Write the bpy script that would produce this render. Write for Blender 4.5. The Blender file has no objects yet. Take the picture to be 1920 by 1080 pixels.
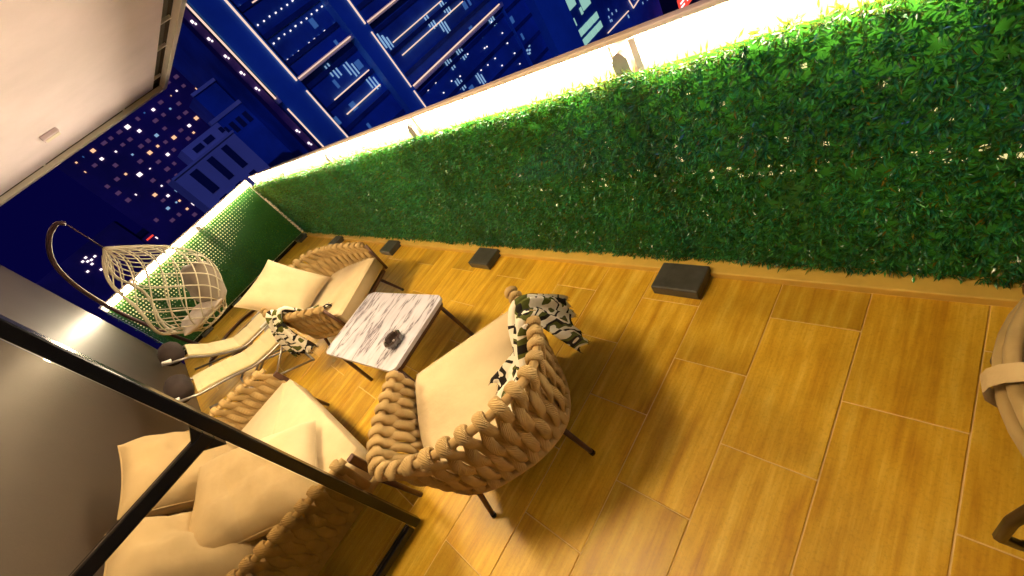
import bpy, bmesh, math, random
import numpy as np
from mathutils import Vector, Matrix
random.seed(7); rng = np.random.default_rng(7)
S = bpy.context.scene
COL = S.collection
R = math.radians

# ------------------------------------------------------------------ camera
cam = bpy.data.cameras.new('camera'); camo = bpy.data.objects.new('camera', cam); COL.objects.link(camo)
cam.sensor_width = 36; cam.lens = 36 * 775 / 1920; cam.clip_start = 0.02; cam.clip_end = 5000
rt = Vector((0.53505, -0.66686, -0.51867)); up = Vector((0.76507, 0.12207, 0.63228)); bk = Vector((-0.35832, -0.73512, 0.57551))
camo.matrix_world = Matrix(((rt.x, up.x, bk.x, 0), (rt.y, up.y, bk.y, 0), (rt.z, up.z, bk.z, 1.7), (0, 0, 0, 1)))
S.camera = camo
# ------------------------------------------------------------------ sky (night), plus a weak blue sun added to brighten the city facades
W = bpy.data.worlds.new('World'); S.world = W; W.use_nodes = True
wn = W.node_tree.nodes; wl = W.node_tree.links
sky = wn.new('ShaderNodeTexSky'); sky.sky_type = 'NISHITA'; sky.sun_disc = False
SUN_EL = R(24); SUN_DIR = Vector((0.45, 0.80, -0.40)).normalized()
sky.sun_elevation = R(-5); sky.sun_rotation = R(200); sky.ozone_density = 6.0; sky.air_density = 1.0
nav = wn.new('ShaderNodeMixRGB'); nav.blend_type = 'ADD'; nav.inputs[0].default_value = 1; nav.inputs[2].default_value = (.012, .008, .30, 1)   # night-blue airglow over the city
wl.new(sky.outputs[0], nav.inputs[1]); wl.new(nav.outputs[0], wn['Background'].inputs[0]); wn['Background'].inputs[1].default_value = 0.12
sun = bpy.data.lights.new('facade_fill', 'SUN'); sun.energy = 0.7; sun.angle = R(0.5); sun.color = (0.12, 0.16, 0.85)
so = bpy.data.objects.new('facade_fill', sun); COL.objects.link(so); so.location = (-20, -40, 30)
so.rotation_euler = SUN_DIR.to_track_quat('-Z', 'Y').to_euler()
# ------------------------------------------------------------------ exposure
S.view_settings.view_transform = 'Standard'; S.view_settings.look = 'None'
S.view_settings.exposure = 0.0; S.view_settings.gamma = 1.0
S.cycles.use_denoising = True
S.cycles.max_bounces = 8; S.cycles.transparent_max_bounces = 16
S.cycles.sample_clamp_indirect = 6.0

# ================================================================== materials
def mat(name, col=(.5, .5, .5), rough=.6, metal=0., spec=.5, emit=None, estr=0., coat=0.):
    m = bpy.data.materials.new(name); m.use_nodes = True
    b = m.node_tree.nodes['Principled BSDF']
    b.inputs['Base Color'].default_value = (*col, 1); b.inputs['Roughness'].default_value = rough
    b.inputs['Metallic'].default_value = metal; b.inputs['Specular IOR Level'].default_value = spec
    b.inputs['Coat Weight'].default_value = coat
    if emit: b.inputs['Emission Color'].default_value = (*emit, 1); b.inputs['Emission Strength'].default_value = estr
    return m
def nd(m, t, **k):
    n = m.node_tree.nodes.new(t)
    for a, v in k.items():
        if a in n.inputs.keys(): n.inputs[a].default_value = v
        else: setattr(n, a, v)
    return n
def lk(m, a, b): m.node_tree.links.new(a, b)
def P(m): return m.node_tree.nodes['Principled BSDF']
def ramp(m, fac, stops, interp='LINEAR'):
    r = nd(m, 'ShaderNodeValToRGB'); r.color_ramp.interpolation = interp
    e = r.color_ramp.elements
    while len(e) < len(stops): e.new(0.5)
    for i, (p, c) in enumerate(stops): e[i].position = p; e[i].color = (*c, 1)
    lk(m, fac, r.inputs[0]); return r
def coords(m, scale=(1, 1, 1), kind='Object', rot=(0, 0, 0)):
    tc = nd(m, 'ShaderNodeTexCoord'); mp = nd(m, 'ShaderNodeMapping')
    mp.inputs['Scale'].default_value = scale; mp.inputs['Rotation'].default_value = rot
    lk(m, tc.outputs[kind], mp.inputs[0]); return mp
def bump(m, h, strength=.2, dist=.01):
    b = nd(m, 'ShaderNodeBump'); b.inputs['Strength'].default_value = strength; b.inputs['Distance'].default_value = dist
    lk(m, h, b.inputs['Height']); lk(m, b.outputs[0], P(m).inputs['Normal'])
def noise(m, vec, scale, detail=3., rough=.5, w=None):
    n = nd(m, 'ShaderNodeTexNoise'); n.inputs['Scale'].default_value = scale; n.inputs['Detail'].default_value = detail
    n.inputs['Roughness'].default_value = rough
    if w is not None: n.noise_dimensions = '4D'; lk(m, w, n.inputs['W'])
    lk(m, vec, n.inputs['Vector']); return n

def m_tile():
    m = mat('wood_tile', rough=.38, spec=.45)
    oi = nd(m, 'ShaderNodeObjectInfo'); mu = nd(m, 'ShaderNodeMath', operation='MULTIPLY'); mu.inputs[1].default_value = 40
    lk(m, oi.outputs['Random'], mu.inputs[0])
    mp = coords(m, (1.1, 16, 1)); n1 = noise(m, mp.outputs[0], 1.6, 5, .6, mu.outputs[0])
    mp2 = coords(m, (3.0, 110, 1)); n2 = noise(m, mp2.outputs[0], 1.2, 3, .6, mu.outputs[0])
    n3 = noise(m, coords(m, (3, 6, 1)).outputs[0], 2.0, 3, .5, mu.outputs[0])
    ad = nd(m, 'ShaderNodeMath', operation='MULTIPLY_ADD'); ad.inputs[1].default_value = .22
    lk(m, n2.outputs[0], ad.inputs[0]); lk(m, n1.outputs[0], ad.inputs[2])
    ad2 = nd(m, 'ShaderNodeMath', operation='MULTIPLY_ADD'); ad2.inputs[1].default_value = .38
    lk(m, n3.outputs[0], ad2.inputs[0]); lk(m, ad.outputs[0], ad2.inputs[2])
    r = ramp(m, ad2.outputs[0], [(.55, (.46, .22, .012)), (.70, (.61, .335, .019)), (.84, (.71, .43, .034)), (1.0, (.82, .56, .08))])
    hs = nd(m, 'ShaderNodeHueSaturation'); mr = nd(m, 'ShaderNodeMapRange'); mr.inputs[3].default_value = .80; mr.inputs[4].default_value = 1.12
    lk(m, oi.outputs['Random'], mr.inputs[0]); lk(m, mr.outputs[0], hs.inputs['Value']); lk(m, r.outputs[0], hs.inputs['Color'])
    gc = nd(m, 'ShaderNodeNewGeometry'); dn = noise(m, gc.outputs['Position'], 2.3, 6, .65); dr = ramp(m, dn.outputs[0], [(.34, (.74, .72, .68)), (.55, (1, 1, 1))])
    fn = noise(m, gc.outputs['Position'], 90, 4, .7); fr_ = ramp(m, fn.outputs[0], [(.36, (.86, .84, .80)), (.50, (1, 1, 1))])
    m1 = nd(m, 'ShaderNodeMixRGB', blend_type='MULTIPLY'); m1.inputs[0].default_value = .7; lk(m, hs.outputs[0], m1.inputs[1]); lk(m, dr.outputs[0], m1.inputs[2])
    m2 = nd(m, 'ShaderNodeMixRGB', blend_type='MULTIPLY'); m2.inputs[0].default_value = .8; lk(m, m1.outputs[0], m2.inputs[1]); lk(m, fr_.outputs[0], m2.inputs[2])
    lk(m, m2.outputs[0], P(m).inputs['Base Color']); bump(m, ad.outputs[0], .16, .004)
    rr = nd(m, 'ShaderNodeMapRange'); rr.inputs[3].default_value = .3; rr.inputs[4].default_value = .5
    lk(m, n1.outputs[0], rr.inputs[0]); lk(m, rr.outputs[0], P(m).inputs['Roughness'])
    return m
def m_fabric(name, c, v=.05, scale=700, sheen=.15):
    m = mat(name, c, .85, spec=.25)
    mp = coords(m); n = noise(m, mp.outputs[0], 9, 4)
    r = ramp(m, n.outputs[0], [(.3, tuple(x * (1 - v) for x in c)), (.7, tuple(min(1, x * (1 + v)) for x in c))])
    lk(m, r.outputs[0], P(m).inputs['Base Color'])
    wv = noise(m, mp.outputs[0], scale, 1); n2 = noise(m, mp.outputs[0], 14, 3)
    ad = nd(m, 'ShaderNodeMath', operation='MULTIPLY_ADD'); ad.inputs[1].default_value = .08
    lk(m, wv.outputs[0], ad.inputs[0]); lk(m, n2.outputs[0], ad.inputs[2]); bump(m, ad.outputs[0], .35, .012)
    P(m).inputs['Sheen Weight'].default_value = sheen
    return m
def m_leaf(name, dark, mid, light):
    m = bpy.data.materials.new(name); m.use_nodes = True; nt = m.node_tree
    p = P(m); g = nd(m, 'ShaderNodeNewGeometry')
    r = ramp(m, g.outputs['Random Per Island'], [(0, dark), (.45, mid), (.8, light), (.955, (light[0] * 2.6, light[1] * 1.25, light[2] * .8)), (.965, (.20, .16, .03)), (1, (.12, .07, .02))])
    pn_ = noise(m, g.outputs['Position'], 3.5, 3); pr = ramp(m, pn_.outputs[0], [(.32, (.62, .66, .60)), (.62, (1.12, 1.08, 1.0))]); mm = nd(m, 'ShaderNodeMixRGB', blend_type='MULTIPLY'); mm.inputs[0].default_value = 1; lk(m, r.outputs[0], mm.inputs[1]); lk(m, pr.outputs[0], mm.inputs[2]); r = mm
    lk(m, r.outputs[0], p.inputs['Base Color']); p.inputs['Roughness'].default_value = .22; p.inputs['Specular IOR Level'].default_value = .8
    t = nd(m, 'ShaderNodeBsdfTranslucent'); mx = nd(m, 'ShaderNodeMixShader'); mx.inputs[0].default_value = .22
    t.inputs[0].default_value = (.34, .42, .03, 1)
    lk(m, p.outputs[0], mx.inputs[1]); lk(m, t.outputs[0], mx.inputs[2])
    lk(m, mx.outputs[0], nt.nodes['Material Output'].inputs[0]); return m
def m_net(name, tc):
    m = mat(name, (.01, .05, .02), .7); t = nd(m, 'ShaderNodeBsdfTranslucent'); t.inputs[0].default_value = (*tc, 1)
    ad = nd(m, 'ShaderNodeAddShader'); lk(m, P(m).outputs[0], ad.inputs[0]); lk(m, t.outputs[0], ad.inputs[1])
    lk(m, ad.outputs[0], m.node_tree.nodes['Material Output'].inputs[0]); return m
def m_throw():
    m = mat('throw_cloth', rough=.9, spec=.2)
    mp = coords(m, (1, 1, 1), 'UV'); wp = noise(m, mp.outputs[0], 3.2, 4, .55)
    mp2 = coords(m, (4.2, 2.2, 1), 'UV'); w = noise(m, mp2.outputs[0], 1.25, 2.4, .5)
    r = ramp(m, w.outputs[0], [(0, (.80, .74, .62)), (.36, (.015, .012, .01)), (.40, (.09, .10, .02)), (.435, (.80, .74, .62)), (.50, (.015, .012, .01)), (.535, (.80, .74, .62)), (.585, (.09, .10, .02)), (.62, (.015, .012, .01)), (.66, (.80, .74, .62))], 'CONSTANT')
    lk(m, r.outputs[0], P(m).inputs['Base Color']); n = noise(m, mp.outputs[0], 30, 2); bump(m, n.outputs[0], .5, .01)
    return m
def m_marble():
    m = mat('marble', rough=.16, spec=.5, coat=.2)
    mp = coords(m, (1, 1, 1), rot=(0, 0, R(-62))); d = noise(m, mp.outputs[0], 3.5, 4)
    mp2 = coords(m, (1.2, 5.5, 1), rot=(0, 0, R(-48))); n = noise(m, mp2.outputs[0], 1.3, 5, .58)
    sb = nd(m, 'ShaderNodeMath', operation='SUBTRACT'); sb.inputs[1].default_value = .5; lk(m, n.outputs[0], sb.inputs[0])
    ab = nd(m, 'ShaderNodeMath', operation='ABSOLUTE'); lk(m, sb.outputs[0], ab.inputs[0])
    r = ramp(m, ab.outputs[0], [(.0, (.15, .14, .17)), (.012, (.38, .37, .42)), (.035, (.58, .58, .66)), (.2, (.70, .70, .80))])
    r2 = ramp(m, d.outputs[0], [(.35, (.82, .78, .80)), (.65, (1, 1, 1))])
    mx = nd(m, 'ShaderNodeMixRGB', blend_type='MULTIPLY'); mx.inputs[0].default_value = 1
    lk(m, r.outputs[0], mx.inputs[1]); lk(m, r2.outputs[0], mx.inputs[2]); lk(m, mx.outputs[0], P(m).inputs['Base Color']); return m
def m_glass():
    m = bpy.data.materials.new('door_glass'); m.use_nodes = True; nt = m.node_tree
    t = nd(m, 'ShaderNodeBsdfTransparent'); t.inputs[0].default_value = (.79, .75, .69, 1)
    gl = nd(m, 'ShaderNodeBsdfGlossy'); gl.inputs['Roughness'].default_value = .02; gl.inputs[0].default_value = (1, 1, 1, 1)
    fr = nd(m, 'ShaderNodeFresnel'); fr.inputs[0].default_value = 1.35; mx = nd(m, 'ShaderNodeMixShader')
    lk(m, fr.outputs[0], mx.inputs[0]); lk(m, t.outputs[0], mx.inputs[1]); lk(m, gl.outputs[0], mx.inputs[2])
    lk(m, mx.outputs[0], nt.nodes['Material Output'].inputs[0]); return m
def m_plaster(name, c, rough=.7, sc=2.2, v=.1):
    m = mat(name, c, rough); mp = coords(m); n = noise(m, mp.outputs[0], sc, 5, .6)
    r = ramp(m, n.outputs[0], [(.3, tuple(x * (1 - v) for x in c)), (.7, tuple(x * (1 + v) for x in c))])
    lk(m, r.outputs[0], P(m).inputs['Base Color']); n2 = noise(m, mp.outputs[0], 60, 3); bump(m, n2.outputs[0], .12, .004); return m

M = dict(
    tile=m_tile(), grout=m_plaster('grout', (.78, .56, .24), .85, 20), kerb=m_plaster('kerb_tile', (.70, .46, .09), .5, 8),
    cushion=m_fabric('cushion_fabric', (.60, .47, .28)), pillow=m_fabric('pillow_fabric', (.56, .44, .26)),
    cream=m_fabric('cream_pad', (.70, .60, .34), .05), grey=m_fabric('grey_cushion', (.30, .25, .20)), pink=m_fabric('pink_cushion', (.62, .38, .34)), pale=m_fabric('pale_cushion', (.60, .52, .46)),
    darkfab=m_fabric('dark_fabric', (.03, .02, .018), sheen=0),
    rope=m_fabric('rope', (.43, .29, .12), .18, 330, 0), brownmetal=mat('bronze_metal', (.10, .05, .035), .35, .4), standm=mat('stand_metal', (.06, .03, .035), .3, .5),
    cord=mat('lattice_cord', (.62, .56, .42), .6), black=mat('black_metal', (.006, .006, .007), .18, .2), tube=mat('grey_tube', (.32, .29, .27), .3, .7),
    leaf=m_leaf('hedge_leaf', (.006, .08, .06), (.010, .205, .13), (.035, .35, .12)),
    leaf2=m_leaf('hedge_leaf_fine', (.004, .06, .04), (.008, .13, .075), (.02, .20, .08)),
    net=m_net('backing_net', (.02, .10, .01)), net2=m_net('backing_net_fine', (.006, .035, .003)), throw=m_throw(), marble=m_marble(), glass=m_glass(),
    ceil=m_plaster('ceiling_plaster', (.93, .79, .88), .75, 1.6, .06), trim=m_plaster('fascia', (.85, .74, .66), .5),
    wall=m_plaster('house_plaster', (.06, .047, .042), .45, 3), rail=m_plaster('rail_paint', (.78, .62, .54), .4),
    post=mat('post_paint', (.40, .34, .34), .4, .3), block=m_plaster('block_stone', (.055, .055, .05), .35, 14, .3), slot=mat('slot_brown', (.06, .035, .018), .7),
    ash=mat('smoked_glass', (.05, .035, .03), .08, 0, .8, coat=.6), white=mat('white_plastic', (.8, .78, .74), .4),
    rattan=m_fabric('rattan', (.36, .25, .10), .2, 200), wrap=m_fabric('rattan_wrap', (.50, .36, .17), .12, 200), darkwood=mat('dark_wood', (.02, .009, .005), .4),
    led=mat('led_diffuser', (.9, .85, .7), .5, emit=(1, .81, .54), estr=92.), glow=mat('led_falloff', (.9, .8, .5), .5, emit=(1, .80, .30), estr=2.6), lamp=mat('lamp_disc', (.9, .9, .8), .5, emit=(1, .8, .5), estr=8.),
    frost=mat('emissive_panel', (.75, .72, .6), .6, emit=(1, .80, .36), estr=1.0),
    bwall=m_plaster('tower_wall', (.03, .14, .45), .6, .12, .45), bpier=m_plaster('tower_pier', (.05, .26, .66), .5, .08, .25), bdark=m_plaster('tower_dark', (.08, .03, .17), .7, .12, .4),
    lilac=m_plaster('lilac_wall', (.62, .60, .62), .7, .2), bslot=mat('dark_glazing', (.03, .05, .12), .2),
    ledline=mat('led_line', (.8, .75, .7), .5, emit=(1, .66, .42), estr=1.1), winw=mat('lit_window_white', (.8, .8, .8), .5, emit=(1, .86, .80), estr=1.6),
    wind=mat('lit_window_dim', (.3, .2, .3), .5, emit=(.50, .20, .28), estr=.13), winy=mat('lit_window_warm', (.8, .6, .4), .5, emit=(1, .55, .25), estr=1.1), winb=mat('lit_window_blue', (.3, .5, .6), .5, emit=(.45, .75, 1.), estr=.5),
    wing=mat('lit_window_green', (.5, .6, .5), .5, emit=(.45, .85, .62), estr=.62), red=mat('red_sign', (.6, .05, .03), .5, emit=(1, .07, .04), estr=1.1),
    bband=m_plaster('tower_band', (.02, .07, .22), .6, .3, .4), winb2=mat('lit_window_faint_blue', (.1, .2, .4), .5, emit=(.10, .30, .75), estr=.30),
    ground=m_plaster('city_ground', (.05, .05, .07), .8, .02, .3),
)

def braid(m):
    tc = nd(m, 'ShaderNodeTexCoord'); mp = nd(m, 'ShaderNodeMapping'); mp.inputs['Rotation'].default_value = (0, 0, R(24)); lk(m, tc.outputs['UV'], mp.inputs[0])
    w = nd(m, 'ShaderNodeTexWave', wave_type='BANDS', bands_direction='X'); w.inputs['Scale'].default_value = 1.5; w.inputs['Distortion'].default_value = .8
    lk(m, mp.outputs[0], w.inputs['Vector']); bump(m, w.outputs['Fac'], .55, .004)
braid(M['rope'])

# ================================================================== helpers
def ob(name, me, m=None, parent=None, smooth=False):
    o = bpy.data.objects.new(name, me); COL.objects.link(o)
    if m is not None and not me.materials: me.materials.append(m)
    if parent is not None: o.parent = parent
    if smooth:
        me.polygons.foreach_set('use_smooth', [True] * len(me.polygons))
    return o
def tag(o, label=None, cat=None, group=None, kind=None):
    if label: o['label'] = label
    if cat: o['category'] = cat
    if group: o['group'] = group
    if kind: o['kind'] = kind
    return o
def thing(name, label, cat, loc=(0, 0, 0), rz=0, group=None):
    o = bpy.data.objects.new(name, None); COL.objects.link(o); o.location = loc; o.rotation_euler = (0, 0, rz)
    o.empty_display_size = .1
    return tag(o, label, cat, group)
def mesh_from(verts, faces):
    me = bpy.data.meshes.new('mesh'); me.from_pydata([tuple(v) for v in verts], [], faces); me.update(); return me
def box_me(lo, hi, bev=0., seg=2):
    bm = bmesh.new(); bmesh.ops.create_cube(bm, size=1)
    lo = Vector(lo); hi = Vector(hi); c = (lo + hi) / 2; d = hi - lo
    for v in bm.verts: v.co = Vector((v.co.x * d.x, v.co.y * d.y, v.co.z * d.z)) + c
    if bev: bmesh.ops.bevel(bm, geom=bm.edges[:], offset=bev, segments=seg, affect='EDGES', profile=.5)
    me = bpy.data.meshes.new('mesh'); bm.to_mesh(me); bm.free(); return me
def box(name, lo, hi, m, parent=None, bev=0., seg=2): return ob(name, box_me(lo, hi, bev, seg), m, parent, smooth=False)
def tube_me(path, r, sides=8, closed=False, flat=1.0):
    pts = [Vector(p) for p in path]; n = len(pts); vs = []; fs = []
    rs = r if isinstance(r, (list, tuple)) else [r] * n
    nrm = None
    for i, p in enumerate(pts):
        a = pts[(i - 1) % n] if (closed or i > 0) else p; b = pts[(i + 1) % n] if (closed or i < n - 1) else p
        t = (b - a).normalized()
        if nrm is None:
            nrm = t.orthogonal().normalized()
        nrm = (nrm - t * nrm.dot(t)); nrm = nrm.normalized() if nrm.length > 1e-6 else t.orthogonal().normalized()
        bn = t.cross(nrm)
        for k in range(sides):
            a_ = 2 * math.pi * k / sides; vs.append(p + (nrm * math.cos(a_) + bn * math.sin(a_) * flat) * rs[i])
    m_ = n if closed else n - 1
    for i in range(m_):
        for k in range(sides):
            k2 = (k + 1) % sides; j = (i + 1) % n
            fs.append((i * sides + k, i * sides + k2, j * sides + k2, j * sides + k))
    if not closed: fs.append(tuple(range(sides))[::-1]); fs.append(tuple((n - 1) * sides + k for k in range(sides)))
    return mesh_from(vs, fs)
def tube(name, path, r, m, parent=None, sides=8, closed=False): return ob(name, tube_me(path, r, sides, closed), m, parent, True)
def crom(pts, n, closed=False):
    pts = [Vector(p) for p in pts]; L = len(pts); out = []; segs = L if closed else L - 1
    for s in range(segs):
        p1 = pts[s]; p2 = pts[(s + 1) % L]; p0 = pts[(s - 1) % L] if (closed or s > 0) else 2 * p1 - p2; p3 = pts[(s + 2) % L] if (closed or s < L - 2) else 2 * p2 - p1
        for k in range(n):
            t = k / n; out.append(.5 * (2 * p1 + (p2 - p0) * t + (2 * p0 - 5 * p1 + 4 * p2 - p3) * t * t + (3 * p1 - p0 - 3 * p2 + p3) * t ** 3))
    if not closed: out.append(pts[-1])
    return out
class Curve:
    def __init__(s, pts):
        s.p = [Vector(p) for p in pts]; s.d = [0.]
        for a, b in zip(s.p, s.p[1:]): s.d.append(s.d[-1] + (b - a).length)
        s.L = s.d[-1]
    def at(s, u):
        u = min(max(u, 0.), 1.) * s.L
        i = min(int(np.searchsorted(s.d, u, 'right')) - 1, len(s.p) - 2); i = max(i, 0)
        w = (u - s.d[i]) / max(s.d[i + 1] - s.d[i], 1e-9); return s.p[i].lerp(s.p[i + 1], w)
    def tan(s, u): return (s.at(u + .01) - s.at(u - .01)).normalized()
def pillow_me(w, h, t, n=16, pinch=.07, seed=0, wr=.006):
    """a stuffed cushion with pulled-out corners, lying in XY, thickness in Z"""
    r_ = random.Random(seed); ph = [r_.uniform(0, 6.28) for _ in range(6)]; vs = []; fs = []
    for side in (1, -1):
        for i in range(n + 1):
            for j in range(n + 1):
                u = -math.cos(math.pi * i / n); v = -math.cos(math.pi * j / n)
                x = u * w / 2 * (1 - pinch * (1 - v * v)); y = v * h / 2 * (1 - pinch * (1 - u * u))
                z = side * t / 2 * max(0, (1 - u ** 4)) ** .55 * max(0, (1 - v ** 4)) ** .55
                e = (1 - u ** 2) * (1 - v ** 2)
                z += wr * e * (math.sin(9 * u + 4 * v + ph[0]) + math.sin(-5 * u + 11 * v + ph[1]) + .8 * math.sin(15 * u * v + ph[2]))
                z += wr * 1.3 * math.sin(20 * math.atan2(v, u) / 2 + ph[3]) * (abs(u * v)) * side * max(0, 1 - max(abs(u), abs(v)) ** 6)
                vs.append((x, y, z))
    N = (n + 1) ** 2
    for i in range(n):
        for j in range(n):
            a = i * (n + 1) + j; b = a + n + 1
            fs.append((a, b, b + 1, a + 1)); fs.append((N + a, N + a + 1, N + b + 1, N + b))
    me = mesh_from(vs, fs); bm = bmesh.new(); bm.from_mesh(me); bmesh.ops.remove_doubles(bm, verts=bm.verts[:], dist=1e-5); bm.to_mesh(me); bm.free(); return me
def pipe(p, w, h, pinch):
    pts = []
    for e in range(4):
        for k in range(12):
            q = -1 + 2 * k / 12; u, v = ((q, -1), (1, q), (-q, 1), (-1, -q))[e]
            pts.append((u * w / 2 * (1 - pinch * (1 - v * v)), v * h / 2 * (1 - pinch * (1 - u * u)), 0))
    return tube('piping', pts, .0045, M['pillow'], p, 6, True)
def frame_rot(ez, ex):
    ez = Vector(ez).normalized(); ex = Vector(ex); ex = (ex - ez * ex.dot(ez)).normalized(); ey = ez.cross(ex)
    return Matrix((ex, ey, ez)).transposed().to_4x4()
def slab_me(poly, z0, z1, bev=.025, seg=4, puff=.0):
    """extruded polygon with rounded edges, top slightly crowned"""
    bm = bmesh.new(); vb = [bm.verts.new((x, y, z0)) for x, y in poly]; vt = [bm.verts.new((x, y, z1)) for x, y in poly]; n = len(poly)
    bm.faces.new(vb[::-1]); bm.faces.new(vt)
    for i in range(n): bm.faces.new((vb[i], vb[(i + 1) % n], vt[(i + 1) % n], vt[i]))
    ed = [e for e in bm.edges if abs(e.verts[0].co.z - e.verts[1].co.z) < 1e-6]
    bmesh.ops.bevel(bm, geom=ed, offset=bev, segments=seg, affect='EDGES', profile=.5)
    if puff:
        top = [f for f in bm.faces if f.normal.z > .99 and f.calc_center_median().z > (z0 + z1) / 2]
        for f in top:
            r = bmesh.ops.poke(bm, faces=[f]); 
            for v in r['verts']: v.co.z += puff
    me = bpy.data.meshes.new('mesh'); bm.to_mesh(me); bm.free(); return me
def rrect(x0, x1, y0, y1, r, n=5):
    out = []
    for cx, cy, a0 in ((x1 - r, y1 - r, 0), (x0 + r, y1 - r, 90), (x0 + r, y0 + r, 180), (x1 - r, y0 + r, 270)):
        for k in range(n + 1): a = R(a0 + 90 * k / n); out.append((cx + r * math.cos(a), cy + r * math.sin(a)))
    return out

# ================================================================== floor, kerb, ceiling
X0, X1 = -1.24, 1.34; Y0, Y1 = -2.2, 7.9
fl = box('floor', (X0, Y0, -.25), (X1 + .3, Y1 + .25, -.004), M['grout']); tag(fl, kind='structure')
pitchx, pitchy = .61, .31
full = box_me((-.3028, -.1528, -.008), (.3028, .1528, 0), .0025, 1); full.materials.append(M['tile'])
r0 = int(math.floor((Y0 - .25) / pitchy))
for j in range(r0, 40):
    ya = .25 + j * pitchy; yb = ya + pitchy
    if yb < Y0 + .05 or ya > Y1 - .03: continue
    off = 1.15 if j % 2 == 0 else .845
    for k in range(-8, 4):
        xa = off + k * pitchx; xb = xa + pitchx
        a, b = max(xa, X0), min(xb, X1); c, d = max(ya, Y0), min(yb, Y1)
        if b - a < .03 or d - c < .03: continue
        cx, cy = (a + b) / 2, (c + d) / 2
        if b - a > pitchx - .001 and d - c > pitchy - .001: me = full
        else: me = box_me((-(b - a) / 2 + .0015, -(d - c) / 2 + .0015, -.008), ((b - a) / 2 - .0015, (d - c) / 2 - .0015, 0), .0025, 1)
        o = ob('tile', me, M['tile'], fl); o.location = (cx, cy, random.uniform(-.0008, .0008))
        o.rotation_euler = (random.uniform(-.0015, .0015), random.uniform(-.001, .001), 0 if random.random() < .5 or me is not full else math.pi)
kb = box('kerb', (X1, Y0, -.02), (1.53, Y1 + .12, .032), M['kerb'], None, .006); tag(kb, kind='structure')

ce = box('ceiling', (-1.24, -2.2, 2.75), (1.53, 8.02, 2.95), M['ceil']); tag(ce, kind='structure')
box('fascia', (1.53, -2.2, 2.80), (1.66, 8.18, 2.95), M['slot'], ce)
box('fascia', (1.66, -2.2, 2.70), (1.73, 8.29, 2.765), M['trim'], ce, .006)
box('fascia_board', (1.665, -2.2, 2.766), (1.725, 8.285, 2.95), M['slot'], ce)
box('fascia_board', (-1.24, 8.02, 2.80), (1.66, 8.149, 2.95), M['slot'], ce)
box('fascia', (-1.24, 8.14, 2.70), (1.659, 8.29, 2.757), M['trim'], ce, .006)
box('fascia_board', (-1.24, 8.15, 2.758), (1.659, 8.28, 2.951), M['slot'], ce)
for y in (5.4, 6.25, 7.55): box('bracket', (1.532, y, 2.752), (1.66, y + .03, 2.78), M['trim'], ce)
for x in (-.95, -.12, 1.05): box('bracket', (x, 8.022, 2.752), (x + .03, 8.14, 2.78), M['trim'], ce)
cl = thing('ceiling_box', 'small square box fixed under the pale soffit', 'fixture', (.19, 6.6, 2.75))
box('housing', (-.09, -.09, -.045), (.09, .09, 0), M['ceil'], cl, .01); box('cover', (-.075, -.075, -.05), (.075, .075, -.0455), M['trim'], cl)
DL = [(-.30, 1.65, 54), (-.25, 3.3, 66)]
for i, (x, y, pw) in enumerate(DL):
    d = thing('ceiling_lamp', ['round flat ceiling lamp above the nearest armchair', 'round flat ceiling lamp above the far end of the sofa'][i], 'lamp', (x, y, 2.75), 0, 'round ceiling lamps')
    aa = np.linspace(0, 2 * math.pi, 28, endpoint=False)
    tube('rim', [(.21 * math.cos(a), .21 * math.sin(a), -.018) for a in aa], .018, M['trim'], d, 6, True)
    ob('diffuser', mesh_from([(.2 * math.cos(a), .2 * math.sin(a), -.006) for a in aa][::-1], [tuple(range(28))]), M['lamp'], d)
    li = bpy.data.lights.new('lamp', 'AREA'); li.shape = 'DISK'; li.size = .40; li.energy = pw; li.color = (1, .74, .40)
    lo = bpy.data.objects.new('lamp', li); COL.objects.link(lo); lo.location = (0, 0, -.022); lo.parent = d

# house wall on the left
hw = box('house_wall', (-1.44, -5, -.25), (X0, 7.45, 3.0), M['wall']); tag(hw, 'grey plastered house wall behind the sofa and loungers', 'wall')

# ================================================================== balustrades
def balustrade(name, label, y0, y1, posts, xf, tr, rz):
    """local: along +Y, inner face toward -X; xf = x of LED panel"""
    t = thing(name, label, 'balustrade', tr, rz)
    box('rail', (xf - .014, y0, 1.178), (xf + .03, y1, 1.200), M['rail'], t, .006)
    box('back_board', (xf + .012, y0, 0), (xf + .04, y1, 1.174), M['trim'], t)
    ed = [y0] + posts + [y1]
    for a, b in zip(ed, ed[1:]):
        if b - a < .12: continue
        a += .04; b -= .04
        box('led_panel', (xf + .002, a, 1.098), (xf + .0115, b, 1.168), M['led'], t)
        box('falloff_panel', (xf + .003, a, 1.033), (xf + .0115, b, 1.0975), M['glow'], t)  # yellow emission paints the LED band's falloff along its lower edge
        box('emissive_panel', (xf + .004, a, .06), (xf + .0115, b, 1.03), M['frost'], t)  # emission stands in for lamplight on the wall behind the hedge holes
        box('panel_frame', (xf - .012, b - .03, .06), (xf + .0015, b, 1.174), M['trim'], t, .003)
        box('panel_frame', (xf - .012, a, .06), (xf + .0015, a + .012, 1.174), M['trim'], t, .003)
    for y in posts:
        p = [(xf - .032 + .0, y - .034 + .068 * k / 6, 1.125 + .03 * math.sin(math.pi * k / 6)) for k in range(7)]
        prof = [(y - .034, 0.)] + [(q[1], q[2]) for q in p] + [(y + .034, 0.)]; n = len(prof)
        vs = [(xf - .045, a, b) for a, b in prof] + [(xf - .02, a, b) for a, b in prof]
        fs = [tuple(range(n))[::-1], tuple(range(n, 2 * n))] + [(i, (i + 1) % n, n + (i + 1) % n, n + i) for i in range(n)]
        ob('post', mesh_from(vs, fs), M['post'], t)
    return t
PY = [1.0, 2.65, 4.35, 6.05, 7.75]
balustrade('balustrade', 'long glowing balustrade with beige rail behind the side hedge', -2.0, 8.0, PY, 1.50, (0, 0, 0), 0)
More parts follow.
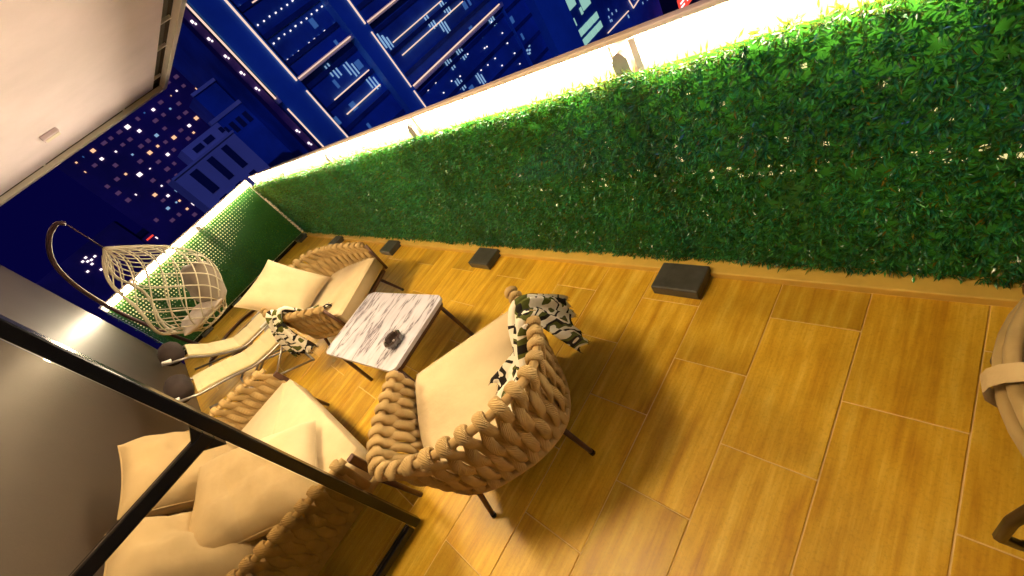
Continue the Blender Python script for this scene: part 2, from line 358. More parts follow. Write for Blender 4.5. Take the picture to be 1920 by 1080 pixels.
# end one: local +Y -> world -X, inner face local -X -> world -Y
balustrade('balustrade', 'short glowing balustrade behind the hedge at the far end', -1.44, 1.24, [-.4, .75], 8.07, (0, 0, 0), R(90))

# ================================================================== artificial hedges
def leaves(pos, outward, count, size, spread, seed):
    """pos (T,3) tuft roots; each tuft gets `count` leaves fanning round `outward`"""
    g = np.random.default_rng(seed); T = len(pos); N = T * count
    root = np.repeat(pos, count, 0) + g.normal(0, .006, (N, 3))
    o = np.array(outward, float)
    d = o[None] * g.uniform(.25, 1.0, (N, 1)) + g.normal(0, spread, (N, 3)); d[:, 2] += .12
    d /= np.linalg.norm(d, axis=1, keepdims=True)
    L = size * g.uniform(.65, 1.35, (N, 1)); Wd = L * g.uniform(.085, .14, (N, 1))
    rv = g.normal(0, 1, (N, 3)); s = np.cross(d, rv); s /= np.linalg.norm(s, axis=1, keepdims=True); n = np.cross(s, d)
    start = root + d * g.uniform(0, .015, (N, 1))
    p0 = start; p1 = start + d * L * .45 + s * Wd + n * L * .06; p2 = start + d * L + n * L * g.uniform(-.2, .2, (N, 1)); p3 = start + d * L * .45 - s * Wd + n * L * .06
    V = np.stack([p0, p1, p2, p3], 1).reshape(-1, 3)
    return V, N
def leaf_mesh(V, N):
    me = bpy.data.meshes.new('foliage'); me.vertices.add(len(V)); me.vertices.foreach_set('co', V.astype(np.float32).ravel())
    b = np.arange(N)[:, None] * 4; idx = np.concatenate([b, b + 1, b + 2, b, b + 2, b + 3], 1).ravel()
    me.loops.add(6 * N); me.loops.foreach_set('vertex_index', idx.astype(np.int32))
    me.polygons.add(2 * N); me.polygons.foreach_set('loop_start', np.arange(0, 6 * N, 3, dtype=np.int32)); me.polygons.foreach_set('loop_total', np.full(2 * N, 3, np.int32))
    me.update(); me.validate(); return me
def net_mesh(u0, u1, v0, v1, pitch, f, hole, g):
    """woven backing sheet: one cell per tuft; a cell may be open (strips only)"""
    vs = []; fs = []
    def quad(a, b, c, d): k = len(vs); vs.extend([f(a, c), f(b, c), f(b, d), f(a, d)]); fs.append((k, k + 1, k + 2, k + 3))
    for i in range(int((u1 - u0) / pitch)):
        for j_ in range(int((v1 - v0) / pitch)):
            a = u0 + i * pitch; b = a + pitch; c = v0 + j_ * pitch; d = c + pitch; h = hole(a, c, g)
            if h <= 0: quad(a, b, c, d)
            else:
                e = pitch * (1 - h) / 2; quad(a, b, c, c + e); quad(a, b, d - e, d); quad(a, a + e, c + e, d - e); quad(b - e, b, c + e, d - e)
    return mesh_from(vs, fs)
hd = thing('artificial_hedge', 'long green artificial hedge screen along the side of the terrace', 'hedge', (0, 0, 0))
pit = .036
ys = np.arange(-1.5, 7.93, pit); zs = np.arange(.05, 1.075, pit)
gy, gz = np.meshgrid(ys, zs); pos = np.stack([np.full(gy.size, 1.425), gy.ravel(), gz.ravel()], 1)
j = rng.normal(0, .007, pos.shape); j[:, 0] *= .5; pos += j
wave = .012 * np.sin(pos[:, 1] * 2.1) + .008 * np.sin(pos[:, 1] * 5.3 + 1); pos[:, 2] += wave * (pos[:, 2] > .9)
pos[:, 0] += .016 * np.sin(pos[:, 1] * 1.7) * np.sin(pos[:, 2] * 4) + .008 * np.sin(pos[:, 1] * 9) * np.sin(pos[:, 2] * 11)
ps_ = np.abs((pos[:, 1] + .25) % .5 - .25); pos[:, 0] += .022 * np.exp(-(ps_ / .02) ** 2)
near = pos[:, 1] < 3.0
seam = (np.abs(pos[:, 2] - .56) < .022) & near & (rng.random(len(pos)) < .22)
thin = near & (rng.random(len(pos)) < .10)
keep = ~seam
pn = pos[near & keep]; pf = pos[~near]
Va, Na = leaves(pn, (-1, 0, 0), 40, .028, .62, 1); Vb, Nb = leaves(pf, (-1, 0, 0), 17, .033, .5, 2)
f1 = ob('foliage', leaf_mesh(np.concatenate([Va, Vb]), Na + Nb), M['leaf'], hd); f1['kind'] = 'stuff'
def hole1(y, z, g):
    p = .003
    if y < 2.2: p = .01 + .05 * (z > .62) * (1 - max(0, y) / 2.2)
    if y < 1.9 and abs(z - .56) < .03: p = .50
    if y < 1.6 and z < .11: p = .18
    return g.uniform(.25, .6) if g.random() < p else 0
nt1 = ob('backing_net', net_mesh(-1.55, 7.95, .03, 1.09, .036, lambda a, b: (1.434, a, b), hole1, random.Random(4)), M['net'], hd); nt1['kind'] = 'stuff'
he = thing('artificial_hedge', 'short green artificial hedge screen closing the far end, light dots showing through', 'hedge', (0, 0, 0))
xs = np.arange(-1.22, 1.40, .042); zs2 = np.arange(.05, 1.09, .042)
gx, gz = np.meshgrid(xs, zs2); pos = np.stack([gx.ravel(), np.full(gx.size, 7.985), gz.ravel()], 1); pos += rng.normal(0, .003, pos.shape)
low = pos[:, 2] < .55
Va, Na = leaves(pos, (0, -1, 0), 7, .024, .42, 3); Vb, Nb = leaves(pos[low], (0, -1, 0), 9, .03, .6, 4)
f2 = ob('foliage', leaf_mesh(np.concatenate([Va, Vb]), Na + Nb), M['leaf2'], he); f2['kind'] = 'stuff'
def hole2(x, z, g):
    k = (z - .50) * 2.4 - max(0, x - .35) * 1.2 + g.uniform(-.15, .15)
    return .46 * min(1, k + .3) if k > 0 else 0
nt2 = ob('backing_net', net_mesh(-1.22, 1.42, .04, 1.09, .042, lambda a, b: (a, 7.992, b), hole2, random.Random(5)), M['net2'], he); nt2['kind'] = 'stuff'

# base blocks at the hedge foot and the dark track across the end
nm = ['nearest dark square base block at the foot of the side hedge', 'second dark base block from the camera along the side hedge', 'third dark base block from the camera along the side hedge', 'fourth dark base block from the camera along the side hedge', 'farthest dark base block in the corner where the two hedges meet']
bm_ = box_me((-.088, -.125, 0), (.088, .125, .062), .008, 2)
for i, y in enumerate(PY):
    b = ob('base_block', bm_, M['block']); b.location = (1.272, y, .001); tag(b, nm[i], 'base block', 'dark base blocks along the side hedge')
tr = thing('floor_track', 'dark metal floor track along the foot of the end hedge', 'track', (0, 7.87, 0))
box('channel', (-1.2, -.02, 0.001), (1.18, .03, .05), M['black'], tr, .004)
for i, x in enumerate((-.75, -.15, .55)):
    box('foot', (x - .09, -.11, .001), (x + .09, -.021, .045), M['block'], tr, .006)

# ================================================================== woven seating
def weave(parent, rim_pts, base_pts, n, r_strap=.0188, r_rim=.0175, slant=1.0, arm_z=None, sub=7):
    rim = Curve(rim_pts); base = Curve(base_pts)
    c = sum((p for p in rim.p), Vector()) / len(rim.p)
    def nrm(u):
        t = rim.tan(u); nn = Vector((t.y, -t.x, 0)).normalized()
        if nn.dot(rim.at(u) - c) < 0: nn = -nn
        return nn
    tube('rim', rim_pts, r_rim, M['rope'], parent, 8); tube('base_ring', base_pts, .022, M['rope'], parent, 8)
    pitch = .97 / (n - 1); tiers = 3; K = 15
    def sm(x): x = min(max(x, 0), 1); return x * x * (3 - 2 * x)
    for i in range(n):
        u0 = .012 + i * pitch
        def strand(side):
            out = []
            for k in range(K + 1):
                d = .04 + .96 * k / K
                u = u0 + pitch * (.55 * d * slant + (.5 * sm(d / .3) if side < 0 else 0)); u = min(max(u, .004), .996)
                off = side * (r_strap * .70) * math.cos(math.pi * tiers * (d - .04)) * (1 if d > .12 else 1.15)
                out.append(base.at(u).lerp(rim.at(u), 1 - d) + nrm(u) * off)
            return out
        nn = nrm(u0); rr = r_rim + r_strap * .5
        path = strand(1)[::-1]
        for a in (20, 60, 100, 140, 170): path.append(rim.at(u0) + nn * math.cos(R(a)) * rr + Vector((0, 0, math.sin(R(a)) * rr)))
        path += strand(-1)
        wd = r_strap * random.uniform(1.12, 1.28); hh = r_strap * .58; vs = []; fs = []; n_ = len(path)
        for q, p in enumerate(path):
            dv = (path[min(q + 1, n_ - 1)] - path[max(q - 1, 0)]).normalized(); T = rim.tan(u0); T = (T - dv * T.dot(dv)).normalized(); B_ = dv.cross(T)
            for z_ in range(8): a = 2 * math.pi * (z_ + .5) / 8; ca, sa = math.cos(a), math.sin(a); vs.append(p + T * wd * math.copysign(abs(ca) ** .75, ca) + B_ * hh * math.copysign(abs(sa) ** .75, sa))
        for q in range(n_ - 1):
            for z_ in range(8): fs.append((q * 8 + z_, q * 8 + (z_ + 1) % 8, q * 8 + 8 + (z_ + 1) % 8, q * 8 + 8 + z_))
        me = mesh_from(vs, fs); uvl = me.uv_layers.new(name='UV'); arr = np.empty(len(me.loops) * 2, np.float32); vi = np.empty(len(me.loops), np.int32); me.loops.foreach_get('vertex_index', vi)
        arr[0::2] = (vi // 8) * .5; arr[1::2] = np.abs((vi % 8) - 3.5); uvl.data.foreach_set('uv', arr)
        ob('rope_strap', me, M['rope'], parent, True)

def armchair(name, label, loc, rz, group):
    t = thing(name, label, 'armchair', loc, rz, group)
    half = [(.36, .43, .535), (.385, .25, .57), (.40, .03, .615), (.345, -.19, .665), (.19, -.29, .695), (0, -.315, .70)]
    rimc = half + [(-x, y, z) for x, y, z in half[-2::-1]]
    hb = [(.335, .43, .27), (.34, .22, .265), (.335, -.0, .262), (.275, -.145, .26), (.15, -.215, .26), (0, -.23, .26)]
    bc = hb + [(-x, y, z) for x, y, z in hb[-2::-1]]
    weave(t, crom(rimc, 5), crom(bc, 5), 28)
    poly = [(.315, .47), (.325, .25), (.315, .02), (.26, -.12), (.15, -.185), (0, -.20)]
    poly = poly + [(-x, y) for x, y in poly[-2::-1]]; poly = [(p.x, p.y) for p in crom([(a, b, 0) for a, b in poly], 4)]
    sc = ob('seat_cushion', slab_me(poly, .285, .425, .035, 5, .012), M['cushion'], t, True)
    for sx in (1, -1): tube('front_post', [(sx * .345, .445, .25), (sx * .365, .445, .53)], .014, M['brownmetal'], t, 8)
    tube('piping', [(x * 1.002, y * 1.002, .408) for x, y in poly], .0055, M['cushion'], sc, 6, True)
    fp = [(a * .96, b * .97) for a, b in poly]
    ob('seat_frame', slab_me(fp, .245, .28, .008, 2), M['brownmetal'], t)
    for x, y, fx, fy in ((.22, -.12, .27, -.19), (-.22, -.12, -.27, -.19), (.25, .36, .29, .45), (-.25, .36, -.29, .45)):
        lg = tube('leg', [(x, y, .25), (fx, fy, .006)], [.015, .011], M['brownmetal'], t, 8)
        tube('foot_cap', [(fx, fy, .0), (fx + (x - fx) * .06, fy + (y - fy) * .06, .018)], .0135, M['black'], lg, 8)
    return t
CH = (0.167, 1.322); face = math.atan2(.55, .835)        # facing (.55,.835)
armchair('armchair', 'rope woven armchair nearest the camera, its back to us', (*CH, 0), -face, 'rope woven armchairs')
FC = (.37, 3.78); FR = R(-155.2)
armchair('armchair', 'far rope woven armchair beyond the marble table, facing us', (*FC, 0), FR, 'rope woven armchairs')
# big square pillow on the far armchair
pl = ob('pillow', pillow_me(.53, .56, .20, 18, .10, 3), M['pillow'], None, True)
pl.matrix_world = Matrix.Translation((.21, 3.93, .645)) @ frame_rot((.30, -.66, .68), (.89, .45, .04))
pipe(pl, .53, .56, .10)
tag(pl, 'big beige square pillow propped on the far armchair', 'pillow')

# loveseat
sf = thing('sofa', 'beige rope woven two seat sofa against the house wall, behind the glass door', 'sofa', (-.72, 2.5, 0))
ox, oy = -.72, 2.5
def L(p): return (p[0] - ox, p[1] - oy, p[2])
rimc = [(-.33, 1.78, .53), (-.60, 1.76, .57), (-.90, 1.77, .62), (-1.10, 1.83, .66), (-1.165, 2.05, .69), (-1.17, 2.5, .70), (-1.165, 2.96, .69), (-1.10, 3.18, .67), (-.90, 3.24, .64), (-.60, 3.25, .60), (-.33, 3.23, .565)]
basc = [(-.33, 1.84, .27), (-.60, 1.83, .265), (-.88, 1.84, .26), (-1.05, 1.89, .26), (-1.10, 2.07, .26), (-1.105, 2.5, .26), (-1.10, 2.94, .26), (-1.05, 3.12, .26), (-.88, 3.18, .26), (-.60, 3.19, .265), (-.33, 3.18, .27)]
weave(sf, crom([L(p) for p in rimc], 5), crom([L(p) for p in basc], 5), 46)
ob('seat_cushion', slab_me([(a - ox, b - oy) for a, b in rrect(-1.08, -.285, 1.86, 3.16, .05)], .285, .43, .04, 5, .012), M['cushion'], sf, True)
ob('seat_frame', slab_me([(a - ox, b - oy) for a, b in rrect(-1.09, -.30, 1.84, 3.18, .05)], .24, .28, .008, 2), M['brownmetal'], sf)
for x, y, fx, fy in ((-.34, 1.84, -.31, 1.79), (-.34, 3.18, -.31, 3.23), (-1.05, 1.90, -1.10, 1.86), (-1.05, 3.12, -1.10, 3.16)):
    tube('leg', [L((x, y, .26)), L((fx, fy, .002))], [.017, .013], M['brownmetal'], sf, 8)
for y, s in ((1.80, 1), (3.22, -1)): box('arm_end', L((-.335, y - .016, .24)), L((-.295, y + .016, .50)), M['brownmetal'], sf, .006)
def pillow(label, c, ez, ex, w, h, th, seed):
    p = ob('pillow', pillow_me(w, h, th, 18, .06, seed, .013), M['pillow'], None, True)
    p.matrix_world = Matrix.Translation(c) @ frame_rot(ez, ex); pipe(p, w, h, .06); return tag(p, label, 'pillow', 'beige pillows on the sofa')
pillow('beige back cushion at the far end of the sofa, by the house wall', (-.90, 2.74, .70), (.80, -.16, .52), (.05, 1, .08), .60, .54, .24, 11)
pillow('beige back cushion at the near end of the sofa, lowest in the photo', (-.97, 2.06, .68), (.86, .02, .44), (.0, 1, -.03), .50, .56, .24, 12)
pillow('large loose beige pillow lying across the middle of the sofa', (-.66, 2.14, .60), (.43, -.18, .88), (.4, -.14, -.22), .56, .58, .20, 13)

# throws
def throw(name, label, pth, axis, wid, seed, flare):
    """pth: list of points over the arm (inner end -> over rim -> outer end); axis: direction along arm"""
    C_ = Curve(crom(pth, 8)); ax = Vector(axis).normalized(); nu, nv = 46, 26; vs = []; fs = []; uv = []
    rr = random.Random(seed); ph = [rr.uniform(0, 6) for _ in range(8)]
    for i in range(nu + 1):
        u = i / nu; p = C_.at(u); t = C_.tan(u); nrm = ax.cross(t).normalized()
        w = wid * (.55 + flare * abs(2 * u - 1) ** 1.1); skew = .05 * math.sin(3 * u + ph[0])
        for j in range(nv + 1):
            v = 2 * j / nv - 1
            amp = .010 + .020 * (1 - abs(2 * u - 1)) + .012 * abs(2 * u - 1)
            fold = amp * (math.sin(7 * v + 5 * u + ph[1]) + .7 * math.sin(15 * v - 7 * u + ph[2]) + .5 * math.sin(27 * v + 3 * u + ph[3])) * .6
            if nrm.z < -.2: fold = fold
            q = p + ax * (v * w / 2 + skew) + nrm * fold + t * (.018 * math.sin(6 * v + ph[4]) + (.02 * rr.uniform(-1, 1) if i in (0, nu) else 0)) * abs(2 * u - 1)
            vs.append(q); uv.append((u * .75 + .013 * fold, v * w / wid * .35))
    for i in range(nu):
        for j in range(nv): a = i * (nv + 1) + j; fs.append((a, a + 1, a + nv + 2, a + nv + 1))
    o0 = Vector(pth[len(pth) // 2])
    me = mesh_from([v - o0 for v in vs], fs); l = me.uv_layers.new(name='UV')
    for lp in me.loops: l.data[lp.index].uv = uv[lp.vertex_index]
    t = thing(name, label, 'blanket', o0)
    o = ob('cloth', me, M['throw'], t, True); sm = o.modifiers.new('s', 'SOLIDIFY'); sm.thickness = .006; sm.offset = 0
    # twisted fringe cords at both ends
    bm_v = []; bm_f = []
    for (i, sgn) in ((0, -1), (nu, 1)):
        for j in range(0, nv + 1):
            a = vs[i * (nv + 1) + j] - o0; tt = C_.tan(i / nu) * sgn; k = len(bm_v)
            e = a + tt * rr.uniform(.015, .03) + ax * rr.uniform(-.006, .006); s = ax * .0025
            n2 = ax.cross(tt) * .0025
            bm_v += [a + s, a - s, a + n2, e]; bm_f += [(k, k + 1, k + 3), (k + 1, k + 2, k + 3), (k + 2, k, k + 3)]
    fr = ob('fringe', mesh_from(bm_v, bm_f), M['throw'], t); fr['kind'] = 'stuff'
    return t
def chl(x, y, z, c=CH, a=-face):
    return (c[0] + x * math.cos(a) - y * math.sin(a), c[1] + x * math.sin(a) + y * math.cos(a), z)
A = lambda *p: chl(*p)
throw('throw_blanket', 'black and white patterned throw over the arm of the nearest armchair', [A(.08, -.06, .45), A(.17, .0, .455), A(.265, .06, .49), A(.335, .12, .59), A(.385, .15, .645), A(.44, .17, .60), A(.49, .17, .48), A(.53, .16, .36)], A(.40, .2, 0)[0:2] + (0,) if False else tuple(Vector(A(.41, .25, 0)) - Vector(A(.37, 0, 0))), .30, 5, .62)
B = lambda x, y, z: chl(x, y, z, FC, FR)
throw('throw_blanket', 'crumpled patterned throw over the house side arm of the far armchair', [B(.20, .10, .455), B(.28, .08, .49), B(.345, .07, .60), B(.395, .06, .67), B(.45, .05, .60), B(.49, .04, .46), B(.52, .04, .30)], tuple(Vector(B(.41, .25, 0)) - Vector(B(.41, 0, 0))), .34, 9, .45)

# ================================================================== marble table + ashtray
tb = thing('coffee_table', 'low white veined marble coffee table between the armchairs', 'table', (.32, 2.57, 0), R(8))
ob('table_top', slab_me(rrect(-.275, .275, -.45, .45, .05), .395, .42, .006, 3), M['marble'], tb)
ob('apron', slab_me(rrect(-.262, .262, -.435, .435, .05), .362, .394, .003, 1), M['brownmetal'], tb)
for x, y in ((.24, .40), (.24, -.40), (-.24, .40), (-.24, -.40)):
    tube('leg', [(x * .97, y * .97, .37), (x * 1.02, y * 1.02, .0)], .014, M['brownmetal'], tb, 8)
def ashtray():
    prof = [(0, 0), (.034, 0), (.052, .012), (.056, .038), (.047, .046), (.040, .040), (.034, .014), (0, .010)]; n = 10; vs = []; fs = []
    for r, z in prof:
        for k in range(n): a = 2 * math.pi * k / n; vs.append((r * math.cos(a), r * math.sin(a), z))
    for i in range(len(prof) - 1):
        for k in range(n): k2 = (k + 1) % n; fs.append((i * n + k, i * n + k2, (i + 1) * n + k2, (i + 1) * n + k))
    return mesh_from(vs, fs)
at_ = thing('ashtray', 'small dark faceted glass ashtray on the marble table', 'ashtray', (.27, 2.255, .4205))
at_.scale = (1.15, 1.15, 1.1)
ob('bowl', ashtray(), M['ash'], at_)
for a in (20, 140, 260): box('rest', (.044 * math.cos(R(a)) - .006, .044 * math.sin(R(a)) - .006, .044), (.044 * math.cos(R(a)) + .006, .044 * math.sin(R(a)) + .006, .0495), M['tube'], at_, .002)

# ================================================================== recliners
def recliner(label, y0, y1, zhead, xh):
    t = thing('recliner', label, 'recliner', (-.45, (y0 + y1) / 2, 0), 0, 'folding recliners by the house wall')
    w = (y1 - y0) / 2; X = lambda x: x + .45
    prof = crom([(-.06, 0, .345), (-.25, 0, .35), (-.42, 0, .375), (-.6, 0, .375 + (zhead - .375) * .5), (xh, 0, zhead)], 5)
    vs = []; fs = []; th = .024; n = len(prof)
    for i, p in enumerate(prof):
        tn = (prof[min(i + 1, n - 1)] - prof[max(i - 1, 0)]).normalized(); nn = Vector((tn.z, 0, -tn.x)); nn = -nn if nn.z < 0 else nn
        q = th * (.75 if i % 5 == 0 else 1.0)
        for yy, k in ((-w, 0), (-w, .6), (-w * .9, 1), (0, 1.12), (w * .9, 1), (w, .6), (w, 0)): vs.append((X(p.x) + nn.x * q * k, yy, p.z + nn.z * q * k))
    for i in range(n - 1):
        for k in range(7): a = i * 7 + k; b = i * 7 + (k + 1) % 7; fs.append((a, b, b + 7, a + 7))
    fs += [tuple(range(7)), tuple((n - 1) * 7 + k for k in range(7))[::-1]]
    ob('pad', mesh_from(vs, fs), M['cream'], t, False)
    for s in (-1, 1):
        yy = s * (w + .018)
        tube('side_rail', [(X(p.x), yy, p.z - .012) for p in prof] + [(X(xh - .17), yy, zhead + .10)], .012, M['tube'], t, 8)
        tube('leg', [(X(-.12), yy + s * .022, .34), (X(-.35), yy + s * .022, .2), (X(-.72), yy + s * .022, .012)], .011, M['tube'], t, 8)
        tube('leg', [(X(-.86), yy + s * .044, .42), (X(-.45), yy + s * .044, .2), (X(-.12), yy + s * .044, .012)], .011, M['tube'], t, 8)
        box('armrest', (X(-.17), yy - .016, .352), (X(-.06), yy + .016, .372), M['white'] if s < 0 else M['tube'], t, .005)
        tube('pillow_clip', [(X(xh - .10), yy, zhead + .075), (X(xh - .15), yy + s * .012, zhead + .12)], [.02, .008], M['white'], t, 6)
    for x in (-.12, -.72): tube('foot_bar', [(X(x), -w - .07, .012), (X(x), w + .07, .012)], .011, M['tube'], t, 8)
    ps = []
    for k in range(9): a = k / 8; ps.append((X(xh - .085), -w * .93 + 2 * w * .93 * a, zhead + .075))
    hp = tube('head_pillow', ps, [.03, .085, .097, .10, .10, .10, .097, .085, .03], M['darkfab'], t, 12); hp['label'] = 'dark rolled head pillow'
    return t
recliner('cream padded folding recliner nearer the sofa, beside its far arm', 4.07, 4.50, .55, -.81)
recliner('cream padded folding recliner farther from the sofa, nearer the hanging chair', 4.72, 5.12, .66, -.71)

# ================================================================== hanging egg chair
eg = thing('hanging_chair', 'cream lattice hanging egg chair on a curved bronze stand by the end hedge', 'hanging chair', (-.43, 6.3, 0))
def rad(z):       # profile of the pod
    zt, zb = 1.70, .40; t = (zt - z) / (zt - zb); t = min(max(t, 0), 1)
    return .53 * math.sin(math.pi * .90 * min(t, .98) ** 1.04) ** .95
FA = math.atan2(.10, -1.0)      # opening azimuth
def inopen(az, z):
    d = abs((az - FA + math.pi) % (2 * math.pi) - math.pi)
    t = (1.70 - z) / 1.3; return d < 1.05 * math.sin(math.pi * min(1, max(0, (t - .05) / .80))) ** .8 if .05 < t < .85 else False
NC = 17
for sgn in (1, -1):
    for k in range(NC):
        a0 = 2 * math.pi * k / NC; seg = []
        for i in range(41):
            t = i / 40; z = 1.69 - 1.28 * t; az = a0 + sgn * 2.3 * t; r = rad(z); p = (r * math.cos(az), r * math.sin(az), z)
            if inopen(az, z):
                if len(seg) > 2: tube('cord', seg, .0072, M['cord'], eg, 5)
                seg = []
            else: seg.append(p)
        if len(seg) > 2: tube('cord', seg, .0072, M['cord'], eg, 5)
orim = []
for s in (1, -1):
    for i in range(21):
        t = .05 + .80 * (i / 20 if s == 1 else 1 - i / 20); z = 1.70 - 1.3 * t; d = 1.05 * max(0, math.sin(math.pi * min(1, (t - .05) / .80))) ** .8
        if s == -1 and i in (0, 20): continue
        az = FA + s * d; orim.append((rad(z) * math.cos(az), rad(z) * math.sin(az), z))
tube('opening_rim', orim, .017, M['cord'], eg, 8, True)
for z in (.42, .52): tube('hoop', [(rad(z) * math.cos(a), rad(z) * math.sin(a), z) for a in np.linspace(0, 2 * math.pi, 28, endpoint=False)], .012, M['cord'], eg, 6, True)
tube('hanging_rod', [(0, 0, 1.69), (0, 0, 2.04)], .008, M['standm'], eg, 6)
st = crom([(.0, 0, 2.06), (-.06, .03, 2.10), (-.22, .10, 2.04), (-.40, .20, 1.86), (-.50, .28, 1.55), (-.52, .33, 1.1), (-.46, .33, .6), (-.38, .30, .2), (-.34, .28, .03)], 5)
tube('stand_pole', st, .023, M['standm'], eg, 10)
tube('base_ring', [(.50 * math.cos(a) + .0, .50 * math.sin(a) + .05, .022) for a in np.linspace(0, 2 * math.pi, 32, endpoint=False)], .02, M['brownmetal'], eg, 8, True)
tube('base_bar', [(-.48, .16, .03), (.50, .05, .03)], .018, M['brownmetal'], eg, 8)
def loosecush(label, c, ez, ex, w, h, th, m, seed):
    p = ob('seat_pillow', pillow_me(w, h, th, 16, .05, seed, .01), m, None, True); p.matrix_world = Matrix.Translation(c) @ frame_rot(ez, ex); tag(p, label, 'pillow')
loosecush('grey back cushion inside the hanging egg chair', (-.16, 6.30, .78), (-.85, -.25, .42), (.25, -1, 0), .56, .54, .30, M['grey'], 21)
loosecush('pale seat cushion lying in the bottom of the hanging egg chair', (-.46, 6.26, .56), (0, 0, 1), (1, 0, 0), .56, .56, .14, M['pale'], 22)

# ================================================================== open glass door
gd = thing('glass_door', 'open black framed glass door in front of the sofa', 'door', (X0, 1.68, .02))
def D(name, x0, x1, z0, z1, m, y=(-.02, .02), par=gd, bev=.004): return box(name, (x0, y[0], z0), (x1, y[1], z1), m, par, bev)
DW = X0 * -1 - .385
D('stile', DW - .042, DW, .012, 2.30, M['black']); D('stile', .02, .068, .012, 2.30, M['black'])
D('rail', .069, DW - .049, .012, .052, M['black']); D('rail', .069, DW - .049, 1.065, 1.11, M['black']); D('rail', .069, DW - .049, 2.25, 2.30, M['black'])
D('pane', .0685, DW - .0485, .0525, 1.0645, M['glass'], (-.003, .003), gd, 0); D('pane', .0685, DW - .0485, 1.1105, 2.2495, M['glass'], (-.003, .003), gd, 0)
for sz in (1, -1):
    z = 1.0645 if sz < 0 else 1.1105
    v = [(DW - .049, -.018, z), (DW - .049, -.018, z + sz * .045), (DW - .094, -.018, z), (DW - .049, .018, z), (DW - .049, .018, z + sz * .045), (DW - .094, .018, z)]
    ob('corner_gusset', mesh_from(v, [(0, 1, 2), (5, 4, 3), (0, 3, 4, 1), (1, 4, 5, 2), (2, 5, 3, 0)]), M['black'], gd)
for z in (.25, 1.15, 2.1): tube('hinge', [(.01, 0, z), (.01, 0, z + .09)], .012, M['black'], gd, 8)

# ================================================================== rattan chair at the right edge
ra = thing('rattan_chair', 'round rattan chair with bundled poles at the right edge of the photo', 'chair', (.80, -.525, 0))
RR = .455
for i, (dr, dz) in enumerate(((0, 0), (-.012, .036), (-.040, .052), (-.070, .05), (-.014, -.038))):
    pts = [((RR + dr) * math.cos(a), (RR + dr) * math.sin(a), .50 + dz + .10 * max(0, -math.sin(a))) for a in np.linspace(0, 2 * math.pi, 48, endpoint=False)]
    tube('pole', pts, .0150, M['rattan'], ra, 8, True)
for a in (20, 62, 100, 142, 185, 225, 265, 305, 345):
    ar = R(a); zc = .485 + .10 * max(0, -math.sin(ar)); loop = []
    for k in range(14):
        b = 2 * math.pi * k / 14; rr2 = RR - .03 + .062 * math.cos(b); loop.append((rr2, zc + .023 + .067 * math.sin(b)))
    vs = []; wdt = .045
    for s in (-1, 0, 1):
        for (q, z) in loop: vs.append((q * math.cos(ar) - s * wdt / 2 * math.sin(ar), q * math.sin(ar) + s * wdt / 2 * math.cos(ar), z))
    fs = [(s * 14 + k, s * 14 + (k + 1) % 14, (s + 1) * 14 + (k + 1) % 14, (s + 1) * 14 + k) for s in (0, 1) for k in range(14)]
    ob('wrap', mesh_from(vs, fs), M['wrap'], ra, True)
rc = ob('seat_cushion', pillow_me(.70, .70, .20, 18, .0, 31), M['pink'], ra, True); rc.location = (0, -.02, .40)
tube('base_ring', [(.33 * math.cos(a), .33 * math.sin(a), .03) for a in np.linspace(0, 2 * math.pi, 32, endpoint=False)], .022, M['darkwood'], ra, 8, True)
for a in range(5, 365, 60): tube('leg', [(q_ * math.cos(R(a)), q_ * math.sin(R(a)), z_) for q_, z_ in ((.32, .03), (.44, .07), (.49, .16), (.485, .28), (.45, .40), (.43, .47))], .013, M['darkwood'], ra, 8)

# ================================================================== the city at night
gr = box('city_ground', (-3000, -3000, -46), (3000, 3000, -45), M['ground']); tag(gr, kind='structure')
unit = {}
def win(m, parent, x, y, z, w, h, name='window', d=.12):
    if m.name not in unit:
        me = box_me((-.5, -.5, -.5), (.5, .5, .5)); me.materials.append(m); unit[m.name] = me
    o = ob(name, unit[m.name], None, parent); o.location = (x, y, z); o.scale = (w, d, h); return o
# tower with light lines: facade plane y = 60, facing the terrace
tw = thing('office_tower', 'dark blue tower with glowing light lines on its facade beyond the side hedge', 'building', (0, 0, 0))
box('wall', (20.6, 60.6, -45), (76.5, 84, 34), M['bwall'], tw)
box('pier', (20.6, 58.9, -45), (24.2, 60.6, 34), M['bpier'], tw); box('pier', (34.4, 58.9, -45), (37.3, 60.6, 34), M['bpier'], tw); box('pier', (68.6, 58.5, -45), (76.5, 60.6, 20), M['bpier'], tw)
Y = 60.
def led(x0, x1, z0, z1, yy=58.8): return win(M['ledline'], tw, (x0 + x1) / 2, yy, (z0 + z1) / 2, x1 - x0, z1 - z0, 'light_line', .16)
def ledge(x0, x1, z0, z1): box('ledge', (x0, 59.2, z0), (x1, 60.6, z1), M['lilac'], tw)
k59 = 59 / 60
led(20.1, 20.28, 2.2, 34); led(20.35, 20.5, -45, .7); box('fin', (20.2, 58.9, 1.6), (20.6, 59.6, 2.4), M['lilac'], tw)
led(23.75, 23.95, 2.3, 34); led(23.85, 24.0, -45, .9); led(36.75, 36.93, 2.4, 34); led(36.8, 36.93, -7.0, 1.3); led(36.8, 36.93, -45, -7.6)
ledge(24.2, 34.4, 2.0, 2.55); ledge(37.3, 62, 2.1, 2.6); ledge(37.3, 62.0, -7.75, -7.1)
led(23.9, 33.9, 2.3, 2.42, 59.05); led(36.9, 61, 2.35, 2.47, 59.05); led(36.9, 61, -7.2, -7.02, 59.05)
for x0, x1, z in ((39.9, 51.6, -1.36), (39.96, 55.4, -3.35), (26.8, 33.8, -1.95), (26.8, 33.8, -4.2), (39.9, 60, 6.0), (26.8, 33.8, 10.8)): win(M['ledline'], tw, (x0 + x1) / 2, 60.45, z, x1 - x0, .13, 'light_line', .3)
